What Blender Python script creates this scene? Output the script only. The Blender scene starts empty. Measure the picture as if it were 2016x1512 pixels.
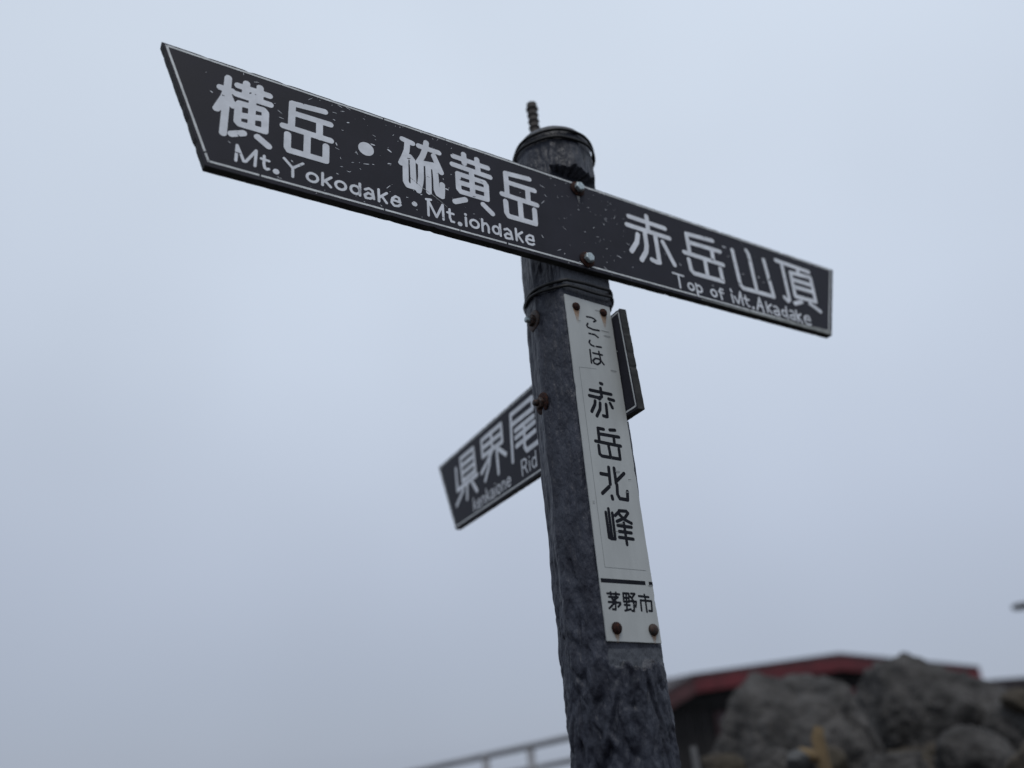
import bpy, bmesh, math, random, json
import numpy as np
from mathutils import Vector, Matrix, noise

# ---------------------------------------------------------------- camera, sky, sun, exposure
scn = bpy.context.scene
COL = scn.collection
ZC = 1.10                       # eye height above the summit ground
F_PX, PITCH, ROLL = 1524.47, 0.425655, -0.085856
FOCUS, APERTURE = 1.135, 0.0175   # metres, lens opening in metres

cd = bpy.data.cameras.new('camera')
cam = bpy.data.objects.new('camera', cd)
COL.objects.link(cam)
fw = Vector((0, math.cos(PITCH), math.sin(PITCH)))
u0 = Vector((0, -math.sin(PITCH), math.cos(PITCH)))
r0 = Vector((1, 0, 0))
rt = math.cos(ROLL) * r0 + math.sin(ROLL) * u0
up = -math.sin(ROLL) * r0 + math.cos(ROLL) * u0
cam.matrix_world = Matrix(((rt.x, up.x, -fw.x, 0), (rt.y, up.y, -fw.y, 0), (rt.z, up.z, -fw.z, ZC), (0, 0, 0, 1)))
cd.sensor_width = 36.0
cd.lens = 36.0 * F_PX / 2016.0
cd.clip_start, cd.clip_end = 0.05, 20000
cd.dof.use_dof = True
cd.dof.focus_distance = FOCUS
cd.dof.aperture_fstop = (cd.lens / 1000.0) / APERTURE
scn.camera = cam

SUN_EL, SUN_AZ = math.radians(62), math.radians(172)      # azimuth from +Y towards +X
world = bpy.data.worlds.new('World')
scn.world = world
world.use_nodes = True
wn, wl = world.node_tree.nodes, world.node_tree.links
wn.clear()
w_out = wn.new('ShaderNodeOutputWorld')
sky = wn.new('ShaderNodeTexSky')
sky.sky_type = 'NISHITA'
sky.sun_disc = False
sky.sun_elevation = SUN_EL
sky.sun_rotation = SUN_AZ
sky.altitude = 2800
sky.dust_density = 4.0
bg_sky = wn.new('ShaderNodeBackground')
bg_sky.inputs['Strength'].default_value = 0.05
wl.new(sky.outputs['Color'], bg_sky.inputs['Color'])
tc = wn.new('ShaderNodeTexCoord')
sep = wn.new('ShaderNodeSeparateXYZ')
wl.new(tc.outputs['Generated'], sep.inputs[0])
ramp = wn.new('ShaderNodeValToRGB')                      # cloud/fog brightness against height
mr = wn.new('ShaderNodeMapRange')
mr.inputs['From Min'].default_value = -1.0
mr.inputs['From Max'].default_value = 1.0
wl.new(sep.outputs['Z'], mr.inputs['Value'])
wl.new(mr.outputs['Result'], ramp.inputs['Fac'])
els = ramp.color_ramp.elements
els[0].position = 0.0;  els[0].color = (0.16, 0.18, 0.21, 1)
els[1].position = 1.0;  els[1].color = (0.62, 0.70, 0.81, 1)
for pos, c in ((0.42, (0.29, 0.318, 0.375)), (0.50, (0.428, 0.482, 0.586)), (0.60, (0.503, 0.567, 0.690)), (0.72, (0.575, 0.648, 0.768)), (0.85, (0.61, 0.685, 0.795))):
    e = els.new(pos); e.color = (*c, 1)
# broad brightening painted into the fog ahead, away from the sun lamp
dot = wn.new('ShaderNodeVectorMath'); dot.operation = 'DOT_PRODUCT'
wl.new(tc.outputs['Generated'], dot.inputs[0])
sd = Vector((math.sin(SUN_AZ) * math.cos(SUN_EL), math.cos(SUN_AZ) * math.cos(SUN_EL), math.sin(SUN_EL)))
dot.inputs[1].default_value = (0.20, 0.45, 0.87)          # centre of the brightening: high up ahead, a little right
gl = wn.new('ShaderNodeMapRange'); gl.interpolation_type = 'SMOOTHSTEP'
gl.inputs['From Min'].default_value = 0.2; gl.inputs['From Max'].default_value = 1.0
gl.inputs['To Min'].default_value = 0.87; gl.inputs['To Max'].default_value = 1.07
wl.new(dot.outputs['Value'], gl.inputs['Value'])
nz = wn.new('ShaderNodeTexNoise'); nz.inputs['Scale'].default_value = 2.2; nz.inputs['Detail'].default_value = 2.0
wl.new(tc.outputs['Generated'], nz.inputs['Vector'])
nm = wn.new('ShaderNodeMapRange')
nm.inputs['From Min'].default_value = 0.3; nm.inputs['From Max'].default_value = 0.7
nm.inputs['To Min'].default_value = 0.965; nm.inputs['To Max'].default_value = 1.035
wl.new(nz.outputs['Fac'], nm.inputs['Value'])
mu = wn.new('ShaderNodeMath'); mu.operation = 'MULTIPLY'
wl.new(gl.outputs['Result'], mu.inputs[0]); wl.new(nm.outputs['Result'], mu.inputs[1])
bg_fog = wn.new('ShaderNodeBackground')
wl.new(ramp.outputs['Color'], bg_fog.inputs['Color'])
wl.new(mu.outputs['Value'], bg_fog.inputs['Strength'])
mixs = wn.new('ShaderNodeMixShader')
mixs.inputs[0].default_value = 0.95
wl.new(bg_sky.outputs[0], mixs.inputs[1]); wl.new(bg_fog.outputs[0], mixs.inputs[2])
wl.new(mixs.outputs[0], w_out.inputs['Surface'])

ld = bpy.data.lights.new('sun', 'SUN')
ld.energy = 1.15
ld.angle = math.radians(24)
ld.color = (1.0, 0.97, 0.93)
sun = bpy.data.objects.new('sun', ld)
COL.objects.link(sun)
sun.rotation_euler = sd.to_track_quat('Z', 'Y').to_euler()

scn.view_settings.view_transform = 'Standard'
scn.view_settings.look = 'None'
scn.view_settings.exposure = 0.0
scn.view_settings.gamma = 1.0
scn.view_settings.use_curve_mapping = False
scn.cycles.max_bounces = 6

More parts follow.
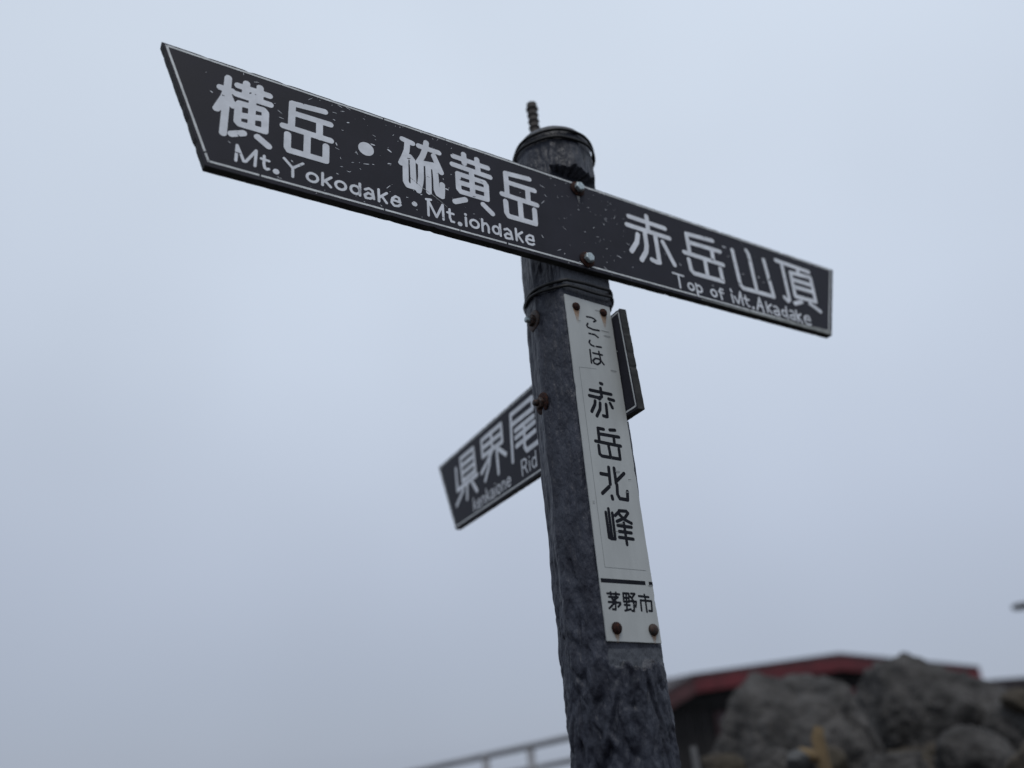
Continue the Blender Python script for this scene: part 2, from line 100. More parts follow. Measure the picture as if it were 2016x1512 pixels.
# ---------------------------------------------------------------- measured places (camera-relative heights, ZC added below)
YA, YB, YP = math.radians(32.6455), math.radians(-61.7873), math.radians(34.5)
P0 = Vector((0.139885, 1.077599, 0.843496 + ZC))         # upper bolt on the long board's face
AX = Vector((0.104984, 1.132078, 0))                     # axis of the post
mB = Vector((0.881199, 0.472745, 0))
nA = Vector((-math.sin(YA), math.cos(YA), 0))
nP = Vector((-math.sin(YP), math.cos(YP), 0))
ORG = {'A': (P0, YA), 'B': (AX + mB * 0.05 + Vector((0, 0, ZC)), YB), 'P': (AX - nP * 0.054 + Vector((0, 0, ZC)), YP)}
DATA = json.loads(r'''{"G":[["A","kanji",4.6,[[[-576.2,-9.2],[-576.3,-105.0]],[[-585.0,-29.9],[-570.0,-30.4]],[[-576.9,-33.4],[-579.3,-45.0],[-587.2,-67.9]],[[-574.4,-38.3],[-571.1,-45.9],[-567.3,-54.6]],[[-563.0,-16.9],[-521.4,-17.2]],[[-552.3,-8.6],[-552.6,-27.1]],[[-534.2,-8.2],[-533.8,-26.5]],[[-564.4,-32.4],[-519.5,-32.5]],[[-542.5,-27.3],[-542.7,-38.7],[-542.1,-81.6]],[[-559.1,-46.9],[-527.9,-45.6],[-524.9,-48.9],[-524.1,-81.3],[-557.1,-81.8],[-560.0,-78.7],[-560.2,-50.1],[-559.1,-46.9]],[[-559.9,-67.7],[-524.9,-60.1]],[[-565.9,-102.3],[-551.3,-95.4]],[[-532.8,-94.6],[-518.1,-104.8]]]],["A","kanji",4.6,[[[-488.7,-17.1],[-443.3,-12.9]],[[-489.3,-16.8],[-489.2,-59.4]],[[-489.5,-34.1],[-434.9,-33.2]],[[-500.3,-61.5],[-433.7,-62.2]],[[-450.2,-34.2],[-449.8,-62.6]],[[-466.7,-65.4],[-466.5,-98.3]],[[-493.7,-74.3],[-493.3,-96.7],[-490.9,-100.9],[-439.9,-100.6],[-440.1,-74.8]]]],["A","kanji",4.4,[[[-323.7,-15.7],[-307.6,-18.0]],[[-315.9,-20.4],[-317.3,-35.6],[-321.4,-48.4],[-326.7,-62.4]],[[-319.7,-49.4],[-320.0,-94.4],[-316.8,-100.3],[-303.0,-100.2],[-307.7,-97.1]],[[-319.7,-49.4],[-312.4,-45.5],[-308.1,-50.7],[-307.7,-86.2],[-307.4,-98.6]],[[-294.7,-52.2],[-295.2,-78.7],[-296.5,-88.6],[-299.8,-104.5]],[[-282.8,-52.7],[-282.7,-77.5],[-283.2,-101.3]],[[-271.3,-54.2],[-270.3,-73.1],[-270.4,-93.8],[-267.9,-100.0],[-261.7,-102.3],[-261.0,-95.4],[-260.3,-80.1]],[[-284.4,-7.8],[-285.8,-18.7]],[[-297.1,-18.9],[-263.8,-19.8]],[[-286.7,-22.3],[-291.4,-36.4],[-298.5,-51.2]],[[-298.5,-51.2],[-272.7,-47.0]],[[-272.4,-29.3],[-261.1,-57.0]],[[-279.9,-49.2],[-269.5,-55.2]]]],["A","kanji",4.4,[[[-238.5,-16.6],[-177.5,-18.2]],[[-219.7,-6.2],[-219.6,-23.9]],[[-196.3,-7.7],[-195.5,-29.4]],[[-240.8,-33.3],[-174.5,-35.4]],[[-207.8,-38.0],[-208.0,-79.1]],[[-232.1,-48.7],[-232.3,-77.7],[-228.5,-82.0],[-183.0,-81.8],[-182.4,-54.1],[-185.6,-49.7],[-232.1,-48.7]],[[-231.9,-65.0],[-182.8,-64.5]],[[-239.9,-104.5],[-222.0,-95.1]],[[-190.6,-94.0],[-175.4,-106.5]]]],["A","kanji",4.4,[[[-144.1,-16.5],[-98.8,-12.7]],[[-144.1,-17.0],[-144.5,-57.9]],[[-143.2,-34.2],[-90.8,-33.8]],[[-154.2,-61.1],[-88.9,-62.3]],[[-104.1,-35.7],[-105.1,-61.6]],[[-121.2,-66.0],[-121.8,-96.9]],[[-148.7,-74.2],[-148.7,-96.4],[-145.3,-101.8],[-95.5,-101.2],[-94.6,-73.8]]]],["A","kanji",4.5,[[[108.9,-22.2],[192.6,-23.5]],[[151.9,-8.8],[150.3,-39.9]],[[101.1,-42.4],[199.5,-43.3]],[[141.0,-47.2],[139.9,-75.6],[136.1,-90.0],[122.2,-110.6]],[[165.3,-46.4],[163.8,-104.6],[155.7,-105.9],[146.5,-103.6]],[[123.2,-57.0],[118.0,-74.7],[102.0,-97.8]],[[181.1,-56.5],[199.9,-100.3]]]],["A","kanji",4.4,[[[246.3,-19.2],[313.6,-15.4]],[[246.2,-19.7],[245.2,-60.5]],[[248.4,-37.6],[327.7,-36.1]],[[230.8,-64.1],[328.7,-65.9]],[[306.4,-39.6],[304.3,-63.0]],[[281.6,-67.3],[280.1,-99.2]],[[239.1,-77.9],[240.0,-100.5],[245.9,-106.2],[318.4,-105.1],[318.7,-77.1]]]],["A","kanji",4.4,[[[364.5,-22.4],[365.2,-99.9],[371.1,-106.9],[455.1,-105.5],[451.8,-21.1]],[[405.7,-11.8],[409.9,-19.6],[408.9,-87.1],[409.0,-98.5]]]],["A","kanji",4.4,[[[489.5,-11.9],[588.2,-14.4]],[[505.7,-15.6],[501.6,-100.3],[494.9,-105.8],[487.7,-99.7]],[[553.5,-13.2],[552.0,-29.0]],[[526.9,-31.4],[522.9,-88.4],[584.7,-86.7],[588.8,-27.8],[526.9,-31.4]],[[526.6,-47.7],[587.1,-47.2]],[[525.8,-64.9],[586.2,-64.2]],[[515.5,-106.8],[538.6,-97.5]],[[564.4,-96.4],[591.2,-108.1]]]],["A","letter",1.75,[[[-557.6,-143.3],[-557.5,-118.2],[-547.6,-141.2],[-544.9,-140.2],[-533.2,-117.9],[-533.4,-143.3]]]],["A","letter",1.75,[[[-522.5,-122.9],[-522.3,-136.7],[-520.8,-142.4],[-518.3,-143.6],[-515.9,-142.2]],[[-526.1,-128.5],[-516.1,-129.1]]]],["A","letter",1.75,[[[-496.6,-117.0],[-484.6,-129.3],[-471.3,-116.9]],[[-484.6,-129.3],[-484.0,-143.5]]]],["A","letter",1.75,[[[-443.8,-123.4],[-443.5,-143.3]],[[-431.7,-126.7],[-442.2,-136.9]],[[-440.0,-135.1],[-432.0,-143.2]]]],["A","letter",1.75,[[[-390.5,-122.9],[-390.2,-143.2]]]],["A","letter",1.75,[[[-382.6,-130.1],[-376.9,-126.5],[-371.7,-129.2],[-369.6,-142.4]],[[-371.3,-136.9],[-377.9,-134.7],[-383.0,-139.7],[-381.6,-144.2],[-375.1,-143.7],[-369.9,-139.2]]]],["A","letter",1.75,[[[-362.5,-123.3],[-362.0,-143.8]],[[-350.2,-125.9],[-360.8,-136.2]],[[-357.5,-133.9],[-350.4,-143.3]]]],["A","letter",1.75,[[[-342.3,-134.5],[-329.9,-135.5],[-331.7,-128.2],[-336.6,-127.0],[-341.5,-132.0],[-342.8,-139.7],[-338.8,-144.2],[-332.9,-143.0],[-329.2,-139.5]]]],["A","letter",1.75,[[[-285.2,-144.3],[-285.2,-116.3],[-272.3,-143.1],[-261.4,-117.8],[-261.0,-144.2]],[[-288.2,-115.9],[-280.5,-114.5]]]],["A","letter",1.75,[[[-250.2,-122.3],[-250.2,-137.4],[-247.9,-143.6],[-243.7,-143.4]],[[-254.0,-128.8],[-244.0,-129.1]]]],["A","letter",1.75,[[[-223.2,-128.9],[-223.0,-144.0]]]],["A","letter",1.75,[[[-194.9,-123.1],[-195.1,-144.9]],[[-194.9,-135.5],[-192.1,-129.9],[-187.6,-129.1],[-184.6,-133.5],[-184.0,-138.1]],[[-184.4,-139.9],[-184.3,-144.6]]]],["A","letter",1.75,[[[-163.5,-123.0],[-163.6,-144.3]]]],["A","letter",1.75,[[[-155.6,-130.1],[-150.2,-127.3],[-144.8,-131.1],[-142.6,-144.7]],[[-144.2,-137.5],[-151.0,-136.2],[-156.0,-140.9],[-154.1,-145.7],[-147.2,-145.1],[-143.0,-142.4]]]],["A","letter",1.75,[[[-134.8,-122.7],[-134.7,-144.2]],[[-123.4,-125.9],[-134.2,-135.3]],[[-131.2,-134.2],[-123.9,-144.6]]]],["A","letter",1.75,[[[-116.5,-135.9],[-102.7,-136.1],[-103.6,-127.9],[-109.4,-127.2],[-115.2,-131.9],[-116.8,-139.6],[-113.0,-144.5],[-105.9,-144.5],[-102.7,-142.1]]]],["A","letter",1.75,[[[191.3,-119.1],[216.2,-119.8]],[[204.2,-119.3],[203.6,-146.8]]]],["A","letter",1.75,[[[244.2,-128.7],[244.6,-153.1]]]],["A","letter",1.75,[[[312.1,-125.1],[307.0,-124.0],[303.6,-128.1],[305.4,-146.6]],[[301.3,-131.3],[311.8,-132.4]]]],["A","letter",1.75,[[[334.6,-146.5],[333.6,-129.9]],[[333.9,-118.8],[335.5,-123.0]],[[340.5,-132.8],[348.0,-145.7],[359.0,-118.3],[359.9,-146.6]]]],["A","letter",1.75,[[[370.9,-123.7],[370.6,-140.4],[372.6,-145.0],[377.0,-145.4]],[[366.2,-130.4],[378.9,-131.1]]]],["A","letter",1.75,[[[397.1,-147.5],[409.9,-118.9],[414.4,-149.3]],[[401.5,-137.2],[414.3,-137.8]]]],["A","letter",1.75,[[[426.4,-124.4],[426.1,-146.7]],[[440.2,-127.1],[427.0,-136.6]],[[429.7,-137.1],[437.0,-146.6]]]],["A","letter",1.75,[[[446.9,-129.1],[455.3,-128.4],[458.9,-133.4],[458.8,-147.6]],[[457.7,-139.6],[450.9,-137.6],[444.5,-141.4],[446.5,-146.8],[455.2,-147.2]]]],["A","letter",1.75,[[[483.6,-121.9],[481.5,-149.1]]]],["A","letter",1.75,[[[493.6,-128.6],[500.8,-127.5],[504.4,-132.7],[503.3,-147.2]],[[503.1,-139.0],[495.9,-137.6],[490.3,-140.6],[491.5,-146.3],[500.5,-146.7]]]],["A","letter",1.75,[[[512.0,-123.8],[511.1,-149.1]],[[524.0,-129.5],[511.1,-137.8]],[[514.2,-137.7],[522.7,-149.0]]]],["A","letter",1.75,[[[533.0,-137.2],[549.9,-138.3],[548.9,-130.1],[542.1,-129.1],[534.4,-133.3],[532.1,-142.2],[536.1,-148.5],[544.5,-149.1],[548.4,-147.1]]]],["A","letter",1.75,[[[-450.2,-135.8],[-450.6,-133.4],[-451.9,-131.3],[-453.9,-129.7],[-456.3,-128.9],[-458.9,-128.9],[-461.3,-129.7],[-463.3,-131.3],[-464.6,-133.4],[-465.0,-135.8],[-464.6,-138.2],[-463.3,-140.3],[-461.3,-141.9],[-458.9,-142.7],[-456.3,-142.7],[-453.9,-141.9],[-451.9,-140.3],[-450.6,-138.2],[-450.2,-135.8]]]],["A","letter",1.75,[[[-410.7,-135.6],[-411.1,-133.3],[-412.4,-131.2],[-414.4,-129.7],[-416.7,-128.9],[-419.3,-128.9],[-421.6,-129.7],[-423.6,-131.2],[-424.9,-133.3],[-425.3,-135.6],[-424.9,-137.9],[-423.6,-140.0],[-421.6,-141.5],[-419.3,-142.3],[-416.7,-142.3],[-414.4,-141.5],[-412.4,-140.0],[-411.1,-137.9],[-410.7,-135.6]]]],["A","letter",1.75,[[[-390.4,-135.6],[-390.8,-133.3],[-391.9,-131.2],[-393.7,-129.7],[-395.9,-128.9],[-398.1,-128.9],[-400.3,-129.7],[-402.1,-131.2],[-403.2,-133.3],[-403.6,-135.6],[-403.2,-137.9],[-402.1,-140.0],[-400.3,-141.5],[-398.1,-142.3],[-395.9,-142.3],[-393.7,-141.5],[-391.9,-140.0],[-390.8,-137.9],[-390.4,-135.6]]]],["A","letter",1.75,[[[-201.5,-135.9],[-201.9,-133.5],[-203.2,-131.5],[-205.1,-129.9],[-207.4,-129.1],[-210.0,-129.1],[-212.3,-129.9],[-214.2,-131.5],[-215.5,-133.5],[-215.9,-135.9],[-215.5,-138.3],[-214.2,-140.3],[-212.3,-141.9],[-210.0,-142.7],[-207.4,-142.7],[-205.1,-141.9],[-203.2,-140.3],[-201.9,-138.3],[-201.5,-135.9]]]],["A","letter",1.75,[[[-165.0,-135.9],[-165.3,-133.6],[-166.4,-131.5],[-167.9,-130.0],[-169.8,-129.2],[-171.8,-129.2],[-173.7,-130.0],[-175.2,-131.5],[-176.3,-133.6],[-176.6,-135.9],[-176.3,-138.2],[-175.2,-140.3],[-173.7,-141.8],[-171.8,-142.6],[-169.8,-142.6],[-167.9,-141.8],[-166.4,-140.3],[-165.3,-138.2],[-165.0,-135.9]]]],["A","letter",1.7,[[[237.5,-138.3],[237.1,-135.9],[235.9,-133.8],[234.1,-132.2],[231.9,-131.4],[229.5,-131.4],[227.3,-132.2],[225.5,-133.8],[224.3,-135.9],[223.9,-138.3],[224.3,-140.7],[225.5,-142.8],[227.3,-144.4],[229.5,-145.2],[231.9,-145.2],[234.1,-144.4],[235.9,-142.8],[237.1,-140.7],[237.5,-138.3]]]],["A","letter",1.7,[[[257.2,-137.8],[256.8,-135.5],[255.7,-133.4],[254.0,-131.9],[251.9,-131.1],[249.7,-131.1],[247.6,-131.9],[245.9,-133.4],[244.8,-135.5],[244.4,-137.8],[244.8,-140.1],[245.9,-142.2],[247.6,-143.7],[249.7,-144.5],[251.9,-144.5],[254.0,-143.7],[255.7,-142.2],[256.8,-140.1],[257.2,-137.8]]]],["A","letter",1.7,[[[293.6,-138.0],[293.2,-135.6],[292.0,-133.5],[290.2,-131.9],[288.0,-131.1],[285.6,-131.1],[283.4,-131.9],[281.6,-133.5],[280.4,-135.6],[280.0,-138.0],[280.4,-140.4],[281.6,-142.5],[283.4,-144.1],[285.6,-144.9],[288.0,-144.9],[290.2,-144.1],[292.0,-142.5],[293.2,-140.4],[293.6,-138.0]]]],["A","letter",1.7,[[[480.8,-138.2],[480.4,-135.9],[479.3,-133.8],[477.6,-132.3],[475.6,-131.5],[473.4,-131.5],[471.4,-132.3],[469.7,-133.8],[468.6,-135.9],[468.2,-138.2],[468.6,-140.5],[469.7,-142.6],[471.4,-144.1],[473.4,-144.9],[475.6,-144.9],[477.6,-144.1],[479.3,-142.6],[480.4,-140.5],[480.8,-138.2]]]],["A","dot",11.2,[[[-381.2,-57.0]]]],["A","dot",4.1,[[[-506.1,-142.9]]]],["A","dot",4.0,[[[-307.1,-130.7]]]],["A","dot",3.7,[[[-233.7,-143.8]]]],["A","dot",2.2,[[[-223.3,-123.1]]]],["A","dot",3.0,[[[386.7,-146.4]]]],["B","kanji",4.4,[[[-623.7,570.3],[-620.3,517.8],[-509.9,520.5]],[[-595.6,585.3],[-589.1,530.3]],[[-595.6,585.3],[-522.5,585.3],[-517.3,532.1],[-589.1,530.3]],[[-593.3,566.7],[-520.2,567.2]],[[-591.0,548.4],[-518.7,549.6]],[[-565.9,516.8],[-568.6,483.7]],[[-588.2,508.1],[-628.4,485.5]],[[-536.8,510.8],[-515.0,485.9]]]],["B","kanji",4.4,[[[-477.3,586.4],[-378.6,587.1],[-378.6,548.7],[-476.5,549.2],[-477.3,586.4]],[[-428.3,587.4],[-426.9,549.9]],[[-476.6,567.6],[-378.0,567.6]],[[-420.8,550.7],[-454.3,531.0],[-486.1,516.1]],[[-411.1,548.7],[-366.7,516.9]],[[-436.6,545.8],[-445.7,520.7],[-470.3,494.6]],[[-406.7,535.3],[-405.2,489.7]]]],["B","kanji",4.4,[[[-332.5,588.2],[-239.8,588.0],[-240.0,569.1]],[[-332.5,588.2],[-336.3,540.4],[-338.9,491.8]],[[-328.7,566.3],[-240.8,565.3]],[[-318.1,549.2],[-240.2,549.7]],[[-319.3,534.1],[-238.6,536.7]],[[-318.0,516.6],[-239.3,519.2]],[[-279.9,548.7],[-285.5,503.6],[-277.4,493.8],[-230.6,494.5]]]],["B","letter",1.45,[[[-536.9,446.7],[-536.9,474.7]],[[-523.1,465.2],[-535.5,455.1]],[[-531.4,458.5],[-521.7,446.7]]]],["B","letter",1.45,[[[-515.1,456.2],[-499.9,456.2],[-501.2,462.3],[-507.3,465.4],[-513.7,461.5],[-515.1,456.2],[-512.9,449.2],[-506.8,446.9],[-500.7,449.7]]]],["B","letter",1.45,[[[-491.8,447.2],[-491.8,465.1]],[[-491.8,459.8],[-486.2,465.1],[-480.2,463.4],[-478.5,458.4],[-478.5,447.2]]]],["B","letter",1.45,[[[-469.9,447.4],[-469.9,475.4]],[[-456.1,465.9],[-468.6,455.8]],[[-464.4,459.2],[-454.7,447.4]]]],["B","letter",1.45,[[[-447.3,463.9],[-441.2,466.1],[-435.7,463.0],[-434.8,447.6]],[[-435.1,457.4],[-442.6,458.3],[-447.6,454.6],[-446.7,449.0],[-441.2,447.6],[-435.1,451.0]]]],["B","letter",1.45,[[[-426.3,447.9],[-426.3,465.2]],[[-426.3,473.1]]]],["B","letter",1.45,[[[-402.1,457.2],[-403.1,461.8],[-405.9,465.2],[-409.8,466.4],[-413.7,465.2],[-416.5,461.8],[-417.6,457.2],[-416.5,452.6],[-413.7,449.2],[-409.8,448.0],[-405.9,449.2],[-403.1,452.6],[-402.1,457.2]]]],["B","letter",1.45,[[[-392.8,448.2],[-392.8,466.1]],[[-392.8,460.8],[-387.3,466.1],[-381.2,464.5],[-379.5,459.4],[-379.5,448.2]]]],["B","letter",1.45,[[[-371.0,457.7],[-355.8,457.7],[-357.1,463.9],[-363.2,466.9],[-369.6,463.0],[-371.0,457.7],[-368.8,450.7],[-362.7,448.5],[-356.6,451.3]]]],["B","letter",1.5,[[[-303.4,451.7],[-303.4,480.7],[-290.3,480.7],[-284.4,476.3],[-284.4,469.7],[-290.3,465.6],[-303.4,465.6]],[[-292.0,465.6],[-283.1,451.7]]]],["B","letter",1.5,[[[-272.4,451.9],[-272.4,469.9]],[[-272.4,478.0]]]],["B","letter",1.5,[[[-245.8,452.0],[-245.8,481.0]],[[-245.8,461.6],[-246.9,466.4],[-249.9,469.9],[-253.9,471.1],[-258.0,469.9],[-261.0,466.4],[-262.1,461.6],[-261.0,456.8],[-258.0,453.3],[-253.9,452.0],[-249.9,453.3],[-246.9,456.8],[-245.8,461.6]]]],["P","kana",1.45,[[[-9.7,596.6],[-1.0,597.2],[5.9,595.8],[8.3,593.4],[3.4,590.3]],[[-9.4,584.4],[-12.1,580.4],[-10.4,577.4],[0.0,575.4],[12.1,576.2]]]],["P","kana",1.45,[[[-9.4,566.5],[1.9,566.6],[7.9,563.1]],[[-9.7,554.0],[-11.9,550.2],[-8.7,546.1],[-3.0,545.0]],[[1.9,545.5],[11.7,546.2]]]],["P","kana",1.45,[[[-12.3,536.9],[-12.6,513.9]],[[-7.1,532.3],[11.6,532.4]],[[5.4,537.3],[6.9,522.9],[4.9,517.4],[-1.0,513.4],[-7.2,514.5],[-8.7,518.9],[-3.7,523.6],[2.8,524.0],[7.7,521.2],[12.2,516.0]]]],["P","kanji",2.5,[[[-22.6,466.3],[18.2,465.8]],[[-1.5,472.9],[-1.4,458.9]],[[-25.6,456.6],[-4.6,455.7]],[[-5.4,456.9],[-6.9,454.0]],[[12.0,457.1],[21.9,456.3]],[[-15.6,449.4],[-16.9,443.5],[-24.9,430.8]],[[-6.4,447.4],[-8.1,437.0],[-16.0,424.8]],[[5.2,447.1],[4.3,427.0],[2.1,426.3],[-3.2,427.0]],[[13.7,450.2],[17.0,443.2]],[[-0.5,481.2],[2.6,480.8]]]],["P","kanji",2.4,[[[-17.3,405.0],[-6.6,404.8]],[[5.4,405.2],[15.5,406.4]],[[-17.3,405.0],[-17.8,385.6]],[[-16.1,396.1],[21.5,396.0]],[[-25.2,383.6],[22.5,381.7]],[[11.2,394.6],[10.9,382.6]],[[-1.3,381.0],[-0.1,363.4]],[[-20.1,377.3],[-20.4,364.3],[-16.6,361.4],[17.9,360.6],[18.2,377.1]]]],["P","kanji",2.5,[[[-6.8,345.0],[-8.0,319.6]],[[-23.1,333.8],[-7.8,333.2]],[[-10.8,315.3],[-24.9,304.3]],[[-7.9,301.5],[-7.3,297.6]],[[3.3,344.9],[3.4,321.5]],[[4.6,320.0],[3.1,305.3],[6.5,299.2],[21.1,298.5],[22.9,311.2]],[[21.2,338.7],[5.1,325.7]]]],["P","kanji",2.2,[[[-23.4,276.6],[-23.2,240.9],[-19.6,239.4],[-12.4,239.3],[-11.7,276.3]],[[-17.8,282.1],[-17.9,240.9]],[[2.7,280.6],[-7.0,273.2]],[[1.8,280.9],[14.9,281.2],[17.9,278.6],[11.1,271.4],[-5.0,264.8]],[[1.3,275.4],[8.6,268.9],[21.8,263.9]],[[-4.6,259.0],[20.7,258.1]],[[-3.1,250.6],[19.0,249.7]],[[-4.6,242.1],[21.0,240.9]],[[7.4,263.3],[8.0,232.5]]]],["P","kanji",1.35,[[[-39.5,164.0],[-18.6,163.1]],[[-33.6,165.6],[-33.7,162.0]],[[-24.3,165.4],[-25.0,161.5]],[[-37.4,159.5],[-21.6,159.4],[-31.3,154.3]],[[-39.0,152.8],[-18.6,152.0],[-18.5,150.3],[-23.3,146.7]],[[-29.5,151.2],[-39.0,144.4]],[[-27.0,152.3],[-28.1,143.1],[-33.2,143.4]],[[-32.3,157.1],[-26.3,153.7]]]],["P","kanji",1.35,[[[-11.6,164.8],[-12.2,153.6],[-3.2,153.4],[-1.6,164.5],[-11.6,164.8]],[[-11.7,158.9],[-2.7,158.7]],[[-6.4,164.8],[-8.5,142.6]],[[-11.8,149.3],[-2.5,149.1]],[[-12.0,141.8],[-1.6,143.8]],[[2.3,164.6],[9.0,164.4],[3.1,158.8]],[[0.6,160.6],[4.4,155.6]],[[-0.6,154.5],[9.9,153.9],[7.9,147.1]],[[5.3,154.9],[4.2,141.4],[0.4,141.7]]]],["P","kanji",1.35,[[[26.5,163.7],[26.3,160.4]],[[15.8,161.6],[33.8,160.5]],[[18.1,155.9],[17.4,142.2]],[[18.1,155.9],[37.7,155.1],[36.4,141.7],[31.1,142.0]],[[27.2,159.7],[26.8,140.5]]]]],"misc":{"bar":[[-47.9,181.2],[31.6,179.5],[38.0,178.9],[46.5,178.7]],"frame":[[-4.3,506.3],[-37.8,502.1],[-38.0,487.0],[-38.1,358.0],[-37.3,199.0],[36.1,196.6]],"pbolt":[[-29.5,610.0],[25.9,612.0],[-31.4,118.9],[33.0,116.6]],"plate":[[-49.6,629.0],[42.1,626.5],[45.5,98.8],[-49.1,102.9]],"scratch":[[-312.4,-84.8],[-294.0,-96.4],[-279.2,-104.6],[-253.4,-119.5]],"border_in":[[-658.0,12.5],[-592.1,-155.9],[3.2,-7.6],[-7.2,-154.9],[574.1,20.6],[521.4,-154.5]],"chips":[[-595.1,-42.3],[-539.5,-0.1],[-505.9,-39.3],[-503.7,-49.1],[-567.3,-116.7],[-421.1,7.0],[-409.0,8.2],[-416.5,-0.7],[-428.8,-8.3],[-408.7,-18.7],[-416.7,-36.2],[-425.0,-65.1],[-424.3,-72.5],[-485.9,-117.9],[-501.4,-151.2],[-417.1,-102.1],[-405.5,-107.2],[-389.7,-96.7],[-380.7,-84.3],[-345.6,-70.8],[-347.1,-113.3],[-344.9,-46.5],[-338.4,-14.1],[-344.5,-70.1],[-252.4,-85.7],[-295.5,-110.0],[-74.2,-18.6],[-69.4,-36.1],[-44.4,-31.3],[-76.3,-52.2],[-119.7,-47.0],[-464.6,2.2],[-406.9,-107.1],[-370.8,-44.8],[-368.7,-27.5],[-395.3,-69.1],[18.9,-32.3],[57.7,-24.2],[53.9,-48.2],[48.0,-57.9],[75.1,-35.1],[24.3,-72.6],[-54.2,-139.6],[71.3,-118.0],[37.4,-150.7],[-37.6,-92.6],[-84.4,-122.4],[96.7,-85.2],[182.3,-82.1],[214.6,-95.5],[348.6,-41.4],[323.3,-44.5],[380.2,-72.9],[343.2,-21.5],[423.7,-68.9],[433.9,-78.0],[288.3,-121.8],[334.2,-119.7]]}}''')
rnd = random.Random(7)

# ---------------------------------------------------------------- helpers
def mesh_obj(name, verts, faces, mat, parent=None, smooth=False, link=True):
    me = bpy.data.meshes.new(name)
    me.from_pydata([tuple(v) for v in verts], [], faces)
    me.update()
    if smooth:
        me.polygons.foreach_set('use_smooth', [True] * len(me.polygons))
    if mat: me.materials.append(mat)
    o = bpy.data.objects.new(name, me)
    COL.objects.link(o)
    if parent: o.parent = parent
    return o

def empty(name, loc, label, cat, rotz=0.0):
    o = bpy.data.objects.new(name, None)
    COL.objects.link(o)
    o.location = loc; o.rotation_euler = (0, 0, rotz)
    o.empty_display_size = 0.1
    o['label'] = label; o['category'] = cat
    return o

def tag(o, label, cat, group=None):
    o['label'] = label; o['category'] = cat
    if group: o['group'] = group
    return o

class MB:
    """collects simple shapes into one mesh"""
    def __init__(s): s.v = []; s.f = []
    def add(s, v, f):
        n = len(s.v); s.v += [tuple(p) for p in v]; s.f += [tuple(i + n for i in q) for q in f]
    def box(s, a, b, M=None):
        v = [Vector((x, y, z)) for x in (a[0], b[0]) for y in (a[1], b[1]) for z in (a[2], b[2])]
        if M: v = [M @ p for p in v]
        s.add(v, [(0, 1, 3, 2), (4, 6, 7, 5), (0, 4, 5, 1), (2, 3, 7, 6), (0, 2, 6, 4), (1, 5, 7, 3)])
    def tube(s, pts, r, n=10, cap=True, closed=False):
        pts = [Vector(p) for p in pts]; rr = r if isinstance(r, (list, tuple)) else [r] * len(pts)
        N = len(pts); rings = []
        for i, p in enumerate(pts):
            if closed: t = pts[(i + 1) % N] - pts[i - 1]
            else: t = pts[min(i + 1, N - 1)] - pts[max(i - 1, 0)]
            t.normalize()
            a = t.cross(Vector((0, 0, 1)))
            if a.length < 0.2: a = t.cross(Vector((0, 1, 0)))
            a.normalize(); b = t.cross(a)
            rings.append([p + (a * math.cos(2 * math.pi * k / n) + b * math.sin(2 * math.pi * k / n)) * rr[i] for k in range(n)])
        v = [q for ring in rings for q in ring]; f = []
        for i in range(N if closed else N - 1):
            j = (i + 1) % N
            for k in range(n):
                f.append((i * n + k, i * n + (k + 1) % n, j * n + (k + 1) % n, j * n + k))
        if cap and not closed:
            f.append(tuple(range(n))[::-1]); f.append(tuple((N - 1) * n + k for k in range(n)))
        s.add(v, f)
    def lathe(s, prof, n=20, axis='-y', c=(0, 0, 0)):
        """prof: (radius, height) pairs turned about the axis pointing out of a sign face"""
        v = []; f = []
        for r, h in prof:
            for k in range(n):
                a = 2 * math.pi * k / n
                v.append((c[0] + r * math.cos(a), c[1] - h, c[2] + r * math.sin(a)))
        for i in range(len(prof) - 1):
            for k in range(n):
                f.append((i * n + k, i * n + (k + 1) % n, (i + 1) * n + (k + 1) % n, (i + 1) * n + k))
        f.append(tuple((len(prof) - 1) * n + k for k in range(n))); f.append(tuple(range(n))[::-1])
        s.add(v, f)
    def build(s, name, mat, parent=None, smooth=False):
        return mesh_obj(name, s.v, s.f, mat, parent, smooth)

def fix_normals(o):
    bm = bmesh.new(); bm.from_mesh(o.data); bmesh.ops.recalc_face_normals(bm, faces=bm.faces); bm.to_mesh(o.data); bm.free()

def bevel(o, w, seg=2):
    m = o.modifiers.new('bevel', 'BEVEL'); m.width = w; m.segments = seg; m.limit_method = 'ANGLE'; m.angle_limit = math.radians(40)

